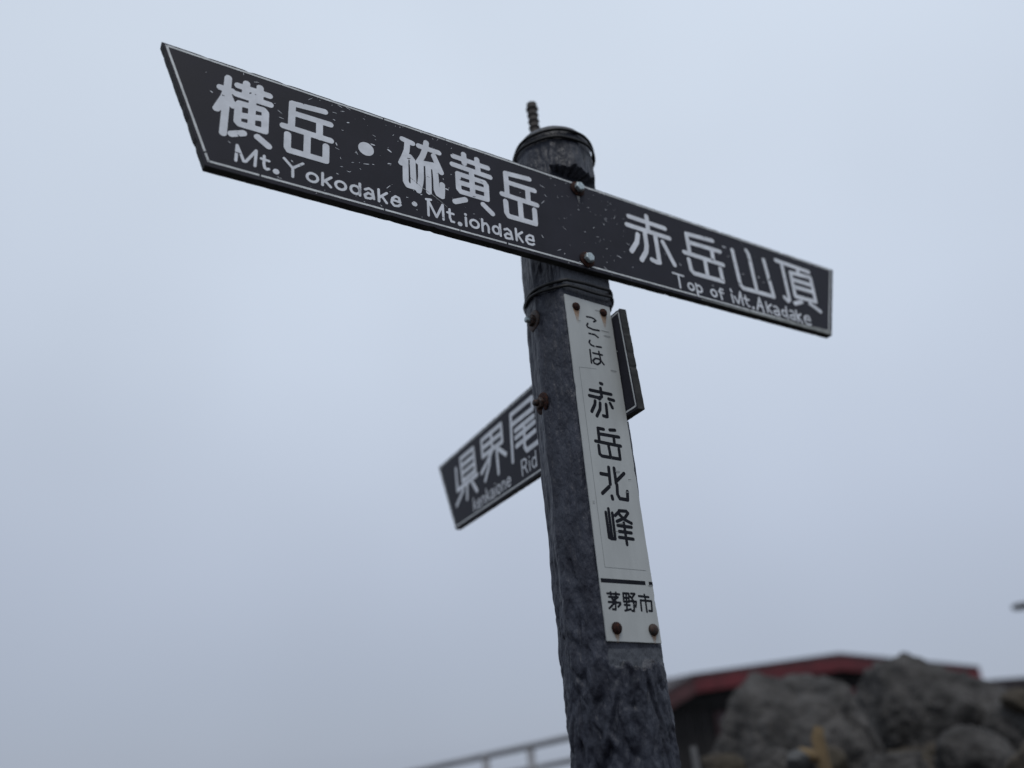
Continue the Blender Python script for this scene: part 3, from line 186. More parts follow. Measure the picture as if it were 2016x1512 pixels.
# ---------------------------------------------------------------- materials
def mat(name, base, rough=0.6, metal=0.0, var=0.0, scale=20.0, col2=None, thr=(0.45, 0.6), bump=0.0, bscale=60.0, stretch=None, spec=0.5, detail=6.0, extra=None):
    m = bpy.data.materials.new(name); m.use_nodes = True
    n, l = m.node_tree.nodes, m.node_tree.links
    b = n['Principled BSDF']
    b.inputs['Roughness'].default_value = rough; b.inputs['Metallic'].default_value = metal
    b.inputs['Specular IOR Level'].default_value = spec
    t = n.new('ShaderNodeTexCoord'); src = t.outputs['Object']
    if stretch:
        mp = n.new('ShaderNodeMapping'); mp.inputs['Scale'].default_value = stretch
        l.new(src, mp.inputs['Vector']); src = mp.outputs['Vector']
    nz = n.new('ShaderNodeTexNoise'); nz.inputs['Scale'].default_value = scale; nz.inputs['Detail'].default_value = detail
    nz.inputs['Roughness'].default_value = 0.62
    l.new(src, nz.inputs['Vector'])
    c2 = col2 if col2 else tuple(c * (1 - var) for c in base)
    c1 = base if col2 else tuple(min(1, c * (1 + var)) for c in base)
    cr = n.new('ShaderNodeValToRGB')
    cr.color_ramp.elements[0].position = thr[0]; cr.color_ramp.elements[0].color = (*c2, 1)
    cr.color_ramp.elements[1].position = thr[1]; cr.color_ramp.elements[1].color = (*c1, 1)
    l.new(nz.outputs['Fac'], cr.inputs['Fac'])
    l.new(cr.outputs['Color'], b.inputs['Base Color'])
    if bump:
        n2 = n.new('ShaderNodeTexNoise'); n2.inputs['Scale'].default_value = bscale; n2.inputs['Detail'].default_value = 8.0
        l.new(src, n2.inputs['Vector'])
        bp = n.new('ShaderNodeBump'); bp.inputs['Strength'].default_value = 1.0; bp.inputs['Distance'].default_value = bump
        l.new(n2.outputs['Fac'], bp.inputs['Height']); l.new(bp.outputs['Normal'], b.inputs['Normal'])
    rr = n.new('ShaderNodeMapRange'); rr.inputs['To Min'].default_value = max(0.05, rough - 0.12); rr.inputs['To Max'].default_value = min(1, rough + 0.12)
    l.new(nz.outputs['Fac'], rr.inputs['Value']); l.new(rr.outputs['Result'], b.inputs['Roughness'])
    return m

M = {}
M['face'] = mat('board_face_black', (0.0235, 0.0230, 0.031), 0.6, scale=14, var=0.22, thr=(0.3, 0.7), bump=0.00012, bscale=420, spec=0.16)
M['edge'] = mat('board_edge_black', (0.030, 0.030, 0.029), 0.7, scale=60, var=0.3, bump=0.0003, bscale=300, spec=0.25)
M['letter'] = mat('letter_white', (0.70, 0.72, 0.76), 0.6, scale=30, var=0.08, bump=0.00006, bscale=900)
M['line'] = mat('border_white', (0.62, 0.64, 0.64), 0.6, scale=60, var=0.12)
M['greytrim'] = mat('edge_strip_grey', (0.24, 0.25, 0.24), 0.75, scale=50, var=0.15)
M['plate'] = mat('plate_offwhite', (0.405, 0.42, 0.41), 0.5, scale=7, var=0.12, thr=(0.3, 0.7), stretch=(3, 1, 0.8), bump=0.00015, bscale=60)
M['plate_letter'] = mat('plate_letter_black', (0.010, 0.011, 0.016), 0.6, scale=40, var=0.2, spec=0.12)
M['engraved'] = mat('frame_line_grey', (0.14, 0.15, 0.15), 0.6)
M['wire'] = mat('tie_wire_black', (0.012, 0.012, 0.013), 0.55, metal=0.3, scale=80, var=0.3)
M['rust'] = mat('rusty_steel', (0.052, 0.019, 0.012), 0.85, scale=260, col2=(0.016, 0.008, 0.007), spec=0.2, bump=0.0005, bscale=500)
M['darksteel'] = mat('dark_weathered_steel', (0.030, 0.028, 0.027), 0.6, metal=0.4, scale=260, col2=(0.05, 0.026, 0.018), bump=0.0004, bscale=500)
M['zinc'] = mat('zinc_bolt_head', (0.46, 0.53, 0.55), 0.42, metal=0.55, scale=240, col2=(0.26, 0.29, 0.29), thr=(0.35, 0.6), bump=0.0003, bscale=500)
M['rebar'] = mat('rebar_dull', (0.060, 0.052, 0.047), 0.8, scale=140, col2=(0.040, 0.032, 0.028), bump=0.0005, bscale=300)
M['rock'] = mat('boulder_grey', (0.086, 0.081, 0.077), 0.95, scale=6, col2=(0.026, 0.0245, 0.0235), thr=(0.36, 0.66), bump=0.035, bscale=16, spec=0.2)
M['rock_brown'] = mat('boulder_brown', (0.062, 0.053, 0.040), 0.9, scale=5, col2=(0.05, 0.042, 0.034), thr=(0.35, 0.65), bump=0.01, bscale=18, spec=0.2)
M['rock_pale'] = mat('boulder_pale', (0.085, 0.085, 0.084), 0.9, scale=5, col2=(0.07, 0.07, 0.07), thr=(0.3, 0.65), bump=0.01, bscale=18, spec=0.2)
M['ground'] = mat('summit_gravel', (0.095, 0.088, 0.078), 0.95, scale=4, col2=(0.045, 0.042, 0.038), thr=(0.35, 0.65), bump=0.02, bscale=22, spec=0.15)
M['red'] = mat('red_painted_fascia', (0.105, 0.010, 0.014), 0.6, scale=3, var=0.2)
M['roof'] = mat('roof_dark_metal', (0.03, 0.022, 0.024), 0.7, scale=3, var=0.2)
M['roof_red'] = mat('roof_faded_red', (0.066, 0.024, 0.026), 0.7, scale=3, var=0.2)
M['darkwood'] = mat('hut_dark_boards', (0.014, 0.012, 0.012), 0.85, scale=6, var=0.35, stretch=(1, 1, 0.15))
M['glass'] = mat('hut_window_glass', (0.02, 0.022, 0.026), 0.12)
M['rail'] = mat('rail_grey_steel', (0.19, 0.19, 0.20), 0.5, metal=0.2, scale=10, var=0.15)
M['ochre'] = mat('ochre_timber', (0.125, 0.085, 0.040), 0.8, scale=12, var=0.3, stretch=(1, 1, 0.2), bump=0.002, bscale=60)
M['palewood'] = mat('pale_timber', (0.075, 0.075, 0.078), 0.8, scale=12, var=0.3, stretch=(1, 1, 0.2))

def stain_mat(name, col, amount):
    m = bpy.data.materials.new(name); m.use_nodes = True
    n, l = m.node_tree.nodes, m.node_tree.links
    b = n['Principled BSDF']; b.inputs['Base Color'].default_value = (*col, 1); b.inputs['Roughness'].default_value = 0.8
    t = n.new('ShaderNodeTexCoord'); nz = n.new('ShaderNodeTexNoise'); nz.inputs['Scale'].default_value = 300
    l.new(t.outputs['Object'], nz.inputs['Vector'])
    g = n.new('ShaderNodeTexCoord'); sp = n.new('ShaderNodeSeparateXYZ'); l.new(g.outputs['UV'], sp.inputs[0])
    mm = n.new('ShaderNodeMath'); mm.operation = 'MULTIPLY'; mm.inputs[1].default_value = amount
    l.new(sp.outputs['Y'], mm.inputs[0])
    m2 = n.new('ShaderNodeMath'); m2.operation = 'MULTIPLY'; l.new(mm.outputs[0], m2.inputs[0])
    mr = n.new('ShaderNodeMapRange'); mr.inputs['From Min'].default_value = 0.2; mr.inputs['From Max'].default_value = 0.8; mr.inputs['To Min'].default_value = 0.6; mr.inputs['To Max'].default_value = 1.2
    l.new(nz.outputs['Fac'], mr.inputs['Value']); l.new(mr.outputs['Result'], m2.inputs[1]); m2.use_clamp = True
    l.new(m2.outputs[0], b.inputs['Alpha'])
    return m
M['stain'] = stain_mat('rust_stain', (0.42, 0.27, 0.17), 1.1)
M['stain_grey'] = stain_mat('lime_stain', (0.40, 0.39, 0.37), 0.9)

# post: painted, adzed timber, blue-black with worn grey lows
def post_mat():
    m = bpy.data.materials.new('post_blue_black_paint'); m.use_nodes = True
    n, l = m.node_tree.nodes, m.node_tree.links
    b = n['Principled BSDF']; b.inputs['Specular IOR Level'].default_value = 0.35
    t = n.new('ShaderNodeTexCoord')
    mp = n.new('ShaderNodeMapping'); mp.inputs['Scale'].default_value = (1, 1, 0.55); l.new(t.outputs['Object'], mp.inputs['Vector'])
    a = n.new('ShaderNodeTexNoise'); a.inputs['Scale'].default_value = 38; a.inputs['Detail'].default_value = 6; a.inputs['Roughness'].default_value = 0.6
    l.new(mp.outputs['Vector'], a.inputs['Vector'])
    cr = n.new('ShaderNodeValToRGB'); e = cr.color_ramp.elements
    e[0].position = 0.36; e[0].color = (0.0125, 0.0135, 0.022, 1); e[1].position = 0.68; e[1].color = (0.040, 0.044, 0.060, 1)
    k = e.new(0.5); k.color = (0.0235, 0.0260, 0.038, 1)
    l.new(a.outputs['Fac'], cr.inputs['Fac'])
    at = n.new('ShaderNodeAttribute'); at.attribute_name = 'planed'
    mx = n.new('ShaderNodeMix'); mx.data_type = 'RGBA'; mx.inputs['B'].default_value = (0.082, 0.088, 0.100, 1)
    fac = n.new('ShaderNodeMath'); fac.operation = 'MULTIPLY'; fac.inputs[1].default_value = 0.8; l.new(at.outputs['Fac'], fac.inputs[0])
    l.new(fac.outputs[0], mx.inputs['Factor'])
    gp = n.new('ShaderNodeTexNoise'); gp.inputs['Scale'].default_value = 7; gp.inputs['Detail'].default_value = 5; l.new(mp.outputs['Vector'], gp.inputs['Vector'])
    gr = n.new('ShaderNodeMapRange'); gr.inputs['From Min'].default_value = 0.35; gr.inputs['From Max'].default_value = 0.68; gr.inputs['To Min'].default_value = 0.80; gr.inputs['To Max'].default_value = 1.22
    l.new(gp.outputs['Fac'], gr.inputs['Value'])
    vm = n.new('ShaderNodeVectorMath'); vm.operation = 'SCALE'; l.new(cr.outputs['Color'], vm.inputs[0]); l.new(gr.outputs['Result'], vm.inputs['Scale'])
    l.new(vm.outputs['Vector'], mx.inputs['A']); l.new(mx.outputs['Result'], b.inputs['Base Color'])
    mp2 = n.new('ShaderNodeMapping'); mp2.inputs['Scale'].default_value = (1, 1, 0.12); l.new(t.outputs['Object'], mp2.inputs['Vector'])
    g = n.new('ShaderNodeTexNoise'); g.inputs['Scale'].default_value = 260; g.inputs['Detail'].default_value = 6; l.new(mp2.outputs['Vector'], g.inputs['Vector'])
    bp = n.new('ShaderNodeBump'); bp.inputs['Distance'].default_value = 0.0014; l.new(g.outputs['Fac'], bp.inputs['Height'])
    h = n.new('ShaderNodeTexNoise'); h.inputs['Scale'].default_value = 90; h.inputs['Detail'].default_value = 8; l.new(mp.outputs['Vector'], h.inputs['Vector'])
    bp2 = n.new('ShaderNodeBump'); bp2.inputs['Distance'].default_value = 0.006; l.new(h.outputs['Fac'], bp2.inputs['Height'])
    l.new(bp.outputs['Normal'], bp2.inputs['Normal']); l.new(bp2.outputs['Normal'], b.inputs['Normal'])
    rr = n.new('ShaderNodeMapRange'); rr.inputs['To Min'].default_value = 0.30; rr.inputs['To Max'].default_value = 0.62
    l.new(a.outputs['Fac'], rr.inputs['Value']); l.new(rr.outputs['Result'], b.inputs['Roughness'])
    return m
M['post'] = post_mat()

# ---------------------------------------------------------------- lettering: union of round-ended strokes, cut as a thin film
def film_mesh(name, strokes, r, step, lift, nicks=(), rough=0.0, unit=0.001):
    """strokes in mm in the plane of a sign; returns a mesh in sign coordinates (x along, -y out of the face, z up)"""
    P = [np.array(s, float) for s in strokes]
    allp = np.vstack(P); lo = allp.min(0) - r - 2 * step; hi = allp.max(0) + r + 2 * step
    nx, ny = int((hi[0] - lo[0]) / step) + 2, int((hi[1] - lo[1]) / step) + 2
    X, Y = np.meshgrid(lo[0] + np.arange(nx) * step, lo[1] + np.arange(ny) * step, indexing='ij')
    D = np.full(X.shape, 1e9)
    def segd(a, b):
        ab = b - a; L = ab @ ab
        t = np.clip(((X - a[0]) * ab[0] + (Y - a[1]) * ab[1]) / L, 0, 1) if L > 1e-9 else 0
        return np.hypot(X - a[0] - t * ab[0], Y - a[1] - t * ab[1])
    for s in P:
        if len(s) == 1: D = np.minimum(D, segd(s[0], s[0]))
        for a, b in zip(s[:-1], s[1:]): D = np.minimum(D, segd(a, b))
    D -= r
    if rough:
        D += rough * (np.sin(X * 1.9 + Y * 0.7) * np.sin(Y * 2.3 - X * 0.4) + 0.5 * np.sin(X * 4.1 - Y * 3.3))
    for (a, b, nr) in nicks:
        a, b = np.array(a, float), np.array(b, float)
        if min(a[0], b[0]) - nr > hi[0] or max(a[0], b[0]) + nr < lo[0] or min(a[1], b[1]) - nr > hi[1] or max(a[1], b[1]) + nr < lo[1]: continue
        D = np.maximum(D, nr - segd(a, b) - 0.25 * nr * np.sin(X * 3 + Y * 5))
    ins = D < 0
    verts = []; vid = {}; faces = []
    def gv(i, j):
        k = (i, j)
        if k not in vid: vid[k] = len(verts); verts.append((X[i, j], Y[i, j]))
        return vid[k]
    def ev(i, j, i2, j2):
        if (i2, j2) < (i, j): i, j, i2, j2 = i2, j2, i, j
        k = (i, j, i2, j2)
        if k not in vid:
            t = D[i, j] / (D[i, j] - D[i2, j2]); t = min(max(t, 0.02), 0.98)
            vid[k] = len(verts); verts.append((X[i, j] + t * (X[i2, j2] - X[i, j]), Y[i, j] + t * (Y[i2, j2] - Y[i, j])))
        return vid[k]
    rim = []
    cnt = ins[:-1, :-1].astype(int) + ins[1:, :-1] + ins[1:, 1:] + ins[:-1, 1:]
    for i in range(nx - 1):
        j = 0; row = cnt[i]
        while j < ny - 1:
            c = row[j]
            if c == 0: j += 1; continue
            if c == 4:
                j2 = j
                while j2 < ny - 1 and row[j2] == 4: j2 += 1
                faces.append((gv(i, j), gv(i + 1, j), gv(i + 1, j2), gv(i, j2))); j = j2; continue
            cor = [(i, j), (i + 1, j), (i + 1, j + 1), (i, j + 1)]; poly = []; cr = []
            for k in range(4):
                a, b = cor[k], cor[(k + 1) % 4]
                if ins[a]: poly.append(gv(*a))
                if ins[a] != ins[b]:
                    e = ev(*a, *b); poly.append(e); cr.append((e, ins[a]))
            if len(poly) >= 3: faces.append(tuple(poly))
            for q in range(len(cr)):
                if cr[q][1] and not cr[(q + 1) % len(cr)][1]: rim.append((cr[q][0], cr[(q + 1) % len(cr)][0]))
            j += 1
    n = len(verts)
    V = [(x * unit, -lift * unit, y * unit) for x, y in verts]
    low = {}
    for a, b in rim:
        for q in (a, b):
            if q not in low: low[q] = len(V); V.append((verts[q][0] * unit, 0.00005, verts[q][1] * unit))
        faces.append((b, a, low[a], low[b]))
    me = bpy.data.meshes.new(name); me.from_pydata(V, [], faces); me.update()
    return me

def put(me, name, m, parent):
    me.materials.append(m); o = bpy.data.objects.new(name, me); COL.objects.link(o); o.parent = parent
    return o

# ================================================================ ground
def hgt(x, y):
    r = math.hypot(x, y)
    h = 0.85 * math.exp(-((x - 1.9) / 1.35) ** 2 - ((y - 4.2) / 1.1) ** 2)
    az = math.atan2(x, y)
    keep = math.exp(-((az - 0.33) / 0.42) ** 2)                      # the spur on which the hut stands
    fall = max(0.0, r - 8.0)
    h -= (0.42 * fall) * (1 - keep) + keep * 0.42 * max(0.0, r - 26)
    h -= 0.35 * keep * min(1.0, max(0.0, (r - 7) / 5))
    if r > 6:
        s = min(1.0, (r - 6) / 20) * min(60.0, 0.08 * r)
        h += s * (noise.fractal(Vector((x * 0.01, y * 0.01, 0.0)), 0.8, 2.1, 5))
    h += 0.035 * noise.fractal(Vector((x * 1.3, y * 1.3, 3.0)), 0.8, 2.0, 4) if r < 60 else 0
    return h

def build_ground():
    radii = [0.0] + [0.25 * i for i in range(1, 33)]
    while radii[-1] < 4000: radii.append(radii[-1] * 1.09)
    n = 144; V = [(0, 0, hgt(0, 0))]; Fc = []
    for r in radii[1:]:
        for k in range(n):
            a = 2 * math.pi * k / n; x, y = r * math.sin(a), r * math.cos(a)
            V.append((x, y, max(hgt(x, y), -1500)))
    for k in range(n): Fc.append((0, 1 + (k + 1) % n, 1 + k))
    for i in range(len(radii) - 2):
        for k in range(n):
            a, b = 1 + i * n + k, 1 + i * n + (k + 1) % n
            Fc.append((a, b, b + n, a + n))
    o = mesh_obj('ground', V, Fc, M['ground'], smooth=True); o['kind'] = 'structure'
    fix_normals(o)
    return o
build_ground()

# ================================================================ signpost
post_root = empty('signpost', (AX.x, AX.y, hgt(AX.x, AX.y)), 'blue-black carved wooden mountain signpost carrying crossed name boards and a pale upright plate', 'signpost')
OFF = Vector((AX.x, AX.y, hgt(AX.x, AX.y)))
GZ = hgt(AX.x, AX.y)

def board_empty(name, key, label=None):
    p, y = ORG[key]
    o = bpy.data.objects.new(name, None); COL.objects.link(o); o.parent = post_root
    o.location = p - OFF; o.rotation_euler = (0, 0, y); o.empty_display_size = 0.05
    if label: o['label'] = label
    return o

FACETS = [(math.radians(d), h) for d, h in ((168, .0682), (205, .0690), (240, .0684), (275, .0694), (318, .0688), (355, .0692), (35, .0695), (78, .069), (125, .0692))]
def build_post():
    nt, dz = 300, 0.0021
    z0, z1 = -1.22, 0.962
    phA = math.atan2(-nP.y, -nP.x); phB = math.atan2(mB.y, mB.x)
    V = []; Fc = []; FL = []
    zs = list(np.arange(z0, z1, dz))
    prof = [(z, 1.0) for z in zs]
    for k in range(1, 15):
        a = k / 15 * math.pi / 2
        prof.append((z1 + 0.036 * math.sin(a) ** 1.0, math.cos(a) ** 0.62))
    for z, kf in prof:
        low = min(1.0, max(0.0, (0.30 - z) / 0.38)); lump = 0.25 + 0.75 * low
        lean = 0.006 * max(0.0, min(1.0, (z - 0.7) / 0.25))
        for k in range(nt):
            a = 2 * math.pi * k / nt; ca, sa = math.cos(a), math.sin(a)
            R = 0.0722 - 0.0030 * low
            for fa, fh in FACETS:
                c = math.cos(a - fa - 0.12 * math.sin(z * 3 + fa))
                if c > 0.3: R = min(R, fh / c)
            R += 0.0008 * math.sin(2 * a + z * 1.1) + 0.0022 * noise.noise(Vector((ca * 1.2, sa * 1.2, z * 2.2)))
            p = Vector((ca * 2.6 + z * 0.9, sa * 2.6, z * 13.0))
            q = Vector((ca * 5.5, sa * 5.5, z * 24.0 + 1.7 * ca))
            n1_ = noise.noise(p); n2_ = noise.noise(q + Vector((4, 2, 1))); n3_ = noise.noise(q * 2.3)
            gouge = -abs(noise.noise(Vector((ca * 3.4 + 9, sa * 3.4, z * 22.0 + 3 * sa)))) ** 0.8
            R += lump * (0.0030 * n1_ + 0.0026 * n2_ + 0.0014 * n3_ + 0.0022 * gouge * low)
            R += 0.0009 * noise.noise(Vector((ca * 16, sa * 16, z * 5)))
            n4_ = noise.fractal(Vector((ca * 9, sa * 9, z * 26.0)), 1.0, 2.0, 3)
            R += 0.0016 * n4_ * (0.6 + 0.5 * low)
            w_ = Vector((ca * 4.2 + 0.5 * n1_, sa * 4.2, z * 38.0 + 1.5 * n2_))
            pit = noise.noise(w_ + Vector((7, 3, 5))); pit2 = noise.noise(w_ * 2.1)
            R += low * (0.0036 * pit + 0.0020 * pit2 + 0.0010 * noise.noise(w_ * 4.3) - 0.0034 * max(0.0, -pit - 0.15) * 3)
            R += (1 - low) * 0.0016 * noise.noise(Vector((ca * 6 + z * 2.0, sa * 6, z * 24)))
            flat = False
            if kf == 1.0 or z < 0.9:
                c = math.cos(a - phA)
                edge = 0.010 * n2_ + 0.004 * n3_
                if 0.072 + 1.2 * edge < z < 0.885 + edge and c > 0.2 and R * c > 0.0512: R = (0.0512 if z < 0.862 else 0.0445) / c; flat = z < 0.0925 or 0.64 < z < 0.7
                c = math.cos(a - phB)
                if 0.425 + edge < z < 0.632 + edge and c > 0.2 and R * c > 0.0492: R = 0.0492 / c
            if z > 0.93: R = R + (0.0692 - R) * min(1.0, (z - 0.93) / 0.02) * 0.8
            R *= kf
            V.append((R * ca + lean, R * sa, z + ZC - GZ)); FL.append(1.0 if flat else 0.0)
    nr = len(prof)
    for i in range(nr - 1):
        for k in range(nt):
            Fc.append((i * nt + k, i * nt + (k + 1) % nt, (i + 1) * nt + (k + 1) % nt, (i + 1) * nt + k))
    V.append((0.006, 0, z1 + 0.036 + ZC - GZ)); c = len(V) - 1
    for k in range(nt): Fc.append(((nr - 1) * nt + k, (nr - 1) * nt + (k + 1) % nt, c))
    o = mesh_obj('post', V, Fc, M['post'], post_root, smooth=True); FL.append(0.0)
    at = o.data.attributes.new('planed', 'FLOAT', 'POINT'); at.data.foreach_set('value', FL)
    return o
build_post()

def outline_edge(poly, step, amp, chips, rr):
    """roughen a sign outline a little, the way sawn and knocked edges are"""
    out = []
    for a, b in zip(poly, poly[1:] + poly[:1]):
        a, b = Vector(a), Vector(b); L = (b - a).length; t = (b - a) / L; nn = Vector((-t.y, t.x)); n = max(2, int(L / step))
        for k in range(n):
            d = rr.uniform(-amp, amp) if k else 0
            if k and rr.random() < chips: d += rr.uniform(0.6, 1.5)
            p = a + t * (L * k / n + (rr.uniform(-.2, .2) * L / n if k else 0)) + nn * d
            out.append((p.x, p.y))
    return out

def slab(name, poly, th, mface, medge, parent):
    """poly counter-clockwise in mm seen from the front; front at y=0, back at y=th"""
    n = len(poly)
    V = [(x / 1000, 0, z / 1000) for x, z in poly] + [(x / 1000, th, z / 1000) for x, z in poly]
    o = mesh_obj(name, V, [tuple(range(n)), tuple(range(2 * n - 1, n - 1, -1))] + [(i + n, (i + 1) % n + n, (i + 1) % n, i) for i in range(n)], mface, parent)
    o.data.materials.append(medge)
    for i, p in enumerate(o.data.polygons): p.material_index = 0 if i < 2 else 1
    fix_normals(o)
    bevel(o, 0.0006, 2)
    return o

def border(poly, w, gaps, parent, rr, mat_=None, lift=0.35):
    """one painted line per side, with gaps where it has chipped off"""
    mbd = MB()
    for a, b in zip(poly, poly[1:] + poly[:1]):
        a, b = Vector(a), Vector(b); L = (b - a).length; t = (b - a) / L; nn = Vector((-t.y, t.x))
        s = -w / 2
        while s < L:
            e = min(L + w / 2, s + rr.uniform(25, 190) * (2.2 if L > 300 and rr.random() < .5 else 1))
            seg = []
            m_ = max(2, int((e - s) / 5))
            up_ = []; dn_ = []
            for k in range(m_ + 1):
                q = a + t * (s + (e - s) * k / m_); j = rr.uniform(-.12, .12)
                up_.append(q + nn * (w / 2 + j)); dn_.append(q - nn * (w / 2 + rr.uniform(-.12, .12)))
            v = [(p.x / 1000, -lift / 1000, p.y / 1000) for p in up_ + dn_]
            mbd.add(v, [(k, k + 1, m_ + 2 + k, m_ + 1 + k) for k in range(m_)])
            s = e + rr.uniform(0.8, gaps)
    o = mbd.build('border_line', mat_ or M['line'], parent); fix_normals(o); return o

# ---- long upper board
bA = board_empty('sign_board', 'A', 'long black signboard with both ends cut at a slant, worn white characters')
polyA = [(-594, -164), (607, -161), (677, 14.2), (-662, 15.2)]
slab('board', outline_edge(polyA, 7, 0.22, 0.05, rnd), 0.013, M['face'], M['edge'], bA)
border([(-590, -156.3), (600, -153.5), (666, 10.6), (-655.5, 11.2)], 2.9, 3.0, bA, random.Random(3))
# thin grey wedge along the lower right edge, widening to the right
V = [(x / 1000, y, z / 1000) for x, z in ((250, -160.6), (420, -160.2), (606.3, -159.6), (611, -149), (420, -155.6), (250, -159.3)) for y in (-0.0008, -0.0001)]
o = mesh_obj('grey_edge_strip', V, [(0, 2, 4, 6, 8, 10), (11, 9, 7, 5, 3, 1), (0, 1, 3, 2), (2, 3, 5, 4), (4, 5, 7, 6), (6, 7, 9, 8), (8, 9, 11, 10), (10, 11, 1, 0)], M['greytrim'], bA); fix_normals(o)

nrnd = random.Random(11)
nicksA = []
sc = DATA['misc']['scratch']
for a, b in zip(sc[:-2], sc[1:-1]): nicksA.append((a, b, 0.42))
for (x0, x1, n) in ((-600, -150, 55), (130, 640, 65)):
    for _ in range(n):
        x, y = nrnd.uniform(x0, x1), nrnd.uniform(-145, 0); a = nrnd.uniform(-.9, .5); L = nrnd.uniform(0.5, 5)
        nicksA.append(((x, y), (x + L * math.cos(a), y + L * math.sin(a)), nrnd.uniform(0.35, 0.95)))
for nk in (((418, -50), (425, -56), 1.6), ((430, -62), (436, -60), 1.2), ((300, -62), (305, -60), 1.6), ((312, -100), (320, -104), 1.1), ((361, -98), (366, -99), 1.3), ((410, -36), (404, -31), 1.4), ((452, -70), (458, -62), 1.3), ((-560, -130), (-553, -130.5), 0.8)):
    nicksA.append(nk)
groups = {'A': bA}
keyname = {'kanji': 'character', 'letter': 'letter', 'dot': 'dot', 'kana': 'character'}
def letters(key, parent, m, nicks, lift, rough):
    for bd, nm, r, st in DATA['G']:
        if bd != key: continue
        step = 1.0 if nm == 'kanji' and r > 3 else 0.5; r = r * (1.12 if key == 'P' or r < 3 else 1.06 if key == 'A' else 1.14)
        put(film_mesh(keyname[nm], st, r, step, lift, nicks, rough), keyname[nm], m, parent)
letters('A', bA, M['letter'], nicksA, 0.4, 0.10)

# small flakes and scratches in the black coat, showing pale
fl = MB(); fr = random.Random(21)
pts = [(p, fr.uniform(4, 11)) for p in DATA['misc']['chips']]
for _ in range(190):
    zone = fr.choice([(-620, -150), (-460, -240), (-40, 60), (-60, 110), (250, 640)])
    zz = fr.uniform(-148, 4) if fr.random() < .6 else fr.choice([fr.uniform(4, 13), fr.uniform(-161, -150)])
    pts.append(((fr.uniform(*zone), zz), fr.choice([0.8, 1.0, 1.3, 1.8, 2.5, 4])))
for (x, y), L in pts:
    a = fr.gauss(-0.15, 0.5); w = fr.uniform(0.4, 1.2) if L < 4 else fr.uniform(0.5, 1.15)
    if fr.random() < .12: w = L * .3
    k = []
    n_ = 7
    for i in range(n_):
        th = 2 * math.pi * i / n_; rr_ = fr.uniform(.7, 1.15)
        px, py = math.cos(th) * L / 2 * rr_, math.sin(th) * w / 2 * rr_
        k.append(((x + px * math.cos(a) - py * math.sin(a)) / 1000, -0.00025, (y + px * math.sin(a) + py * math.cos(a)) / 1000))
    fl.add(k, [tuple(range(n_))])
o = fl.build('paint_chips', M['letter'], bA); o['kind'] = 'stuff'; fix_normals(o)
sct = MB(); a, b = sc[1], sc[3]
N = 24; v = []
for i in range(N + 1):
    t = i / N; x = a[0] + (b[0] - a[0]) * t; y = a[1] + (b[1] - a[1]) * t + 1.5 * math.sin(t * 3); w = 0.35 * (1 - .5 * t) + fr.uniform(-.08, .08)
    v += [(x / 1000, -0.0003, (y + w) / 1000), (x / 1000, -0.0003, (y - w) / 1000)]
sct.add(v, [(2 * i, 2 * i + 2, 2 * i + 3, 2 * i + 1) for i in range(N)])
o = sct.build('long_scratch', M['line'], bA); fix_normals(o)

def stain(parent, x, z, w, L, y, m):
    n_ = 8; v = []; f = []; uv = []
    for i in range(n_ + 1):
        t = i / n_; ww = w * (1 - 0.8 * t ** 0.8) / 2
        v += [((x - ww) / 1000, y, (z - L * t) / 1000), ((x + ww) / 1000, y, (z - L * t) / 1000)]
    for i in range(n_): f.append((2 * i, 2 * i + 1, 2 * i + 3, 2 * i + 2))
    o = mesh_obj('stain', v, f, m, parent)
    ul = o.data.uv_layers.new(name='UVMap')
    for lp in o.data.loops: ul.data[lp.index].uv = (lp.vertex_index % 2, 1 - (lp.vertex_index // 2) / n_)
    return o

# ---- bolts through the long board
def hexhead(mbx, c, r, h, rot=0.2):
    v = []
    for hh, rr_ in ((0, r), (h * .75, r), (h, r * .86)):
        for k in range(6):
            a = rot + k * math.pi / 3; v.append((c[0] + rr_ * math.cos(a), c[1] - hh, c[2] + rr_ * math.sin(a)))
    f = []
    for i in range(2):
        for k in range(6): f.append((i * 6 + k, i * 6 + (k + 1) % 6, i * 6 + 6 + (k + 1) % 6, i * 6 + 6 + k))
    f.append(tuple(range(12, 18)))
    mbx.add(v, f)
for (x, z) in ((0, 0), (-0.0005, -0.1443)):
    b = bpy.data.objects.new('bolt', None); COL.objects.link(b); b.parent = bA; b.location = (x, -0.0004, z); b.empty_display_size = .01
    # washer and head sit one level down from the board: keep them as one bolt mesh each
    COL.objects.unlink(b); bpy.data.objects.remove(b)
    w = MB(); w.lathe([(0.0142, 0.0), (0.0145, 0.0014), (0.0135, 0.0024), (0.0085, 0.0024), (0.0085, 0.0050)], 28, c=(x, -0.0004, z))
    w.build('washer', M['rust'], bA, True); 
    hb = MB(); hexhead(hb, (x, -0.0052, z), 0.0092, 0.0068, 0.3); ob = hb.build('bolt_head', M['zinc'], bA); fix_normals(ob); bevel(ob, 0.0007)
stain(bA, 0.3, -11, 8, 22, -0.0006, M['stain_grey'])
stain(bA, 0.0, -154, 14, 6, -0.0006, M['stain'])

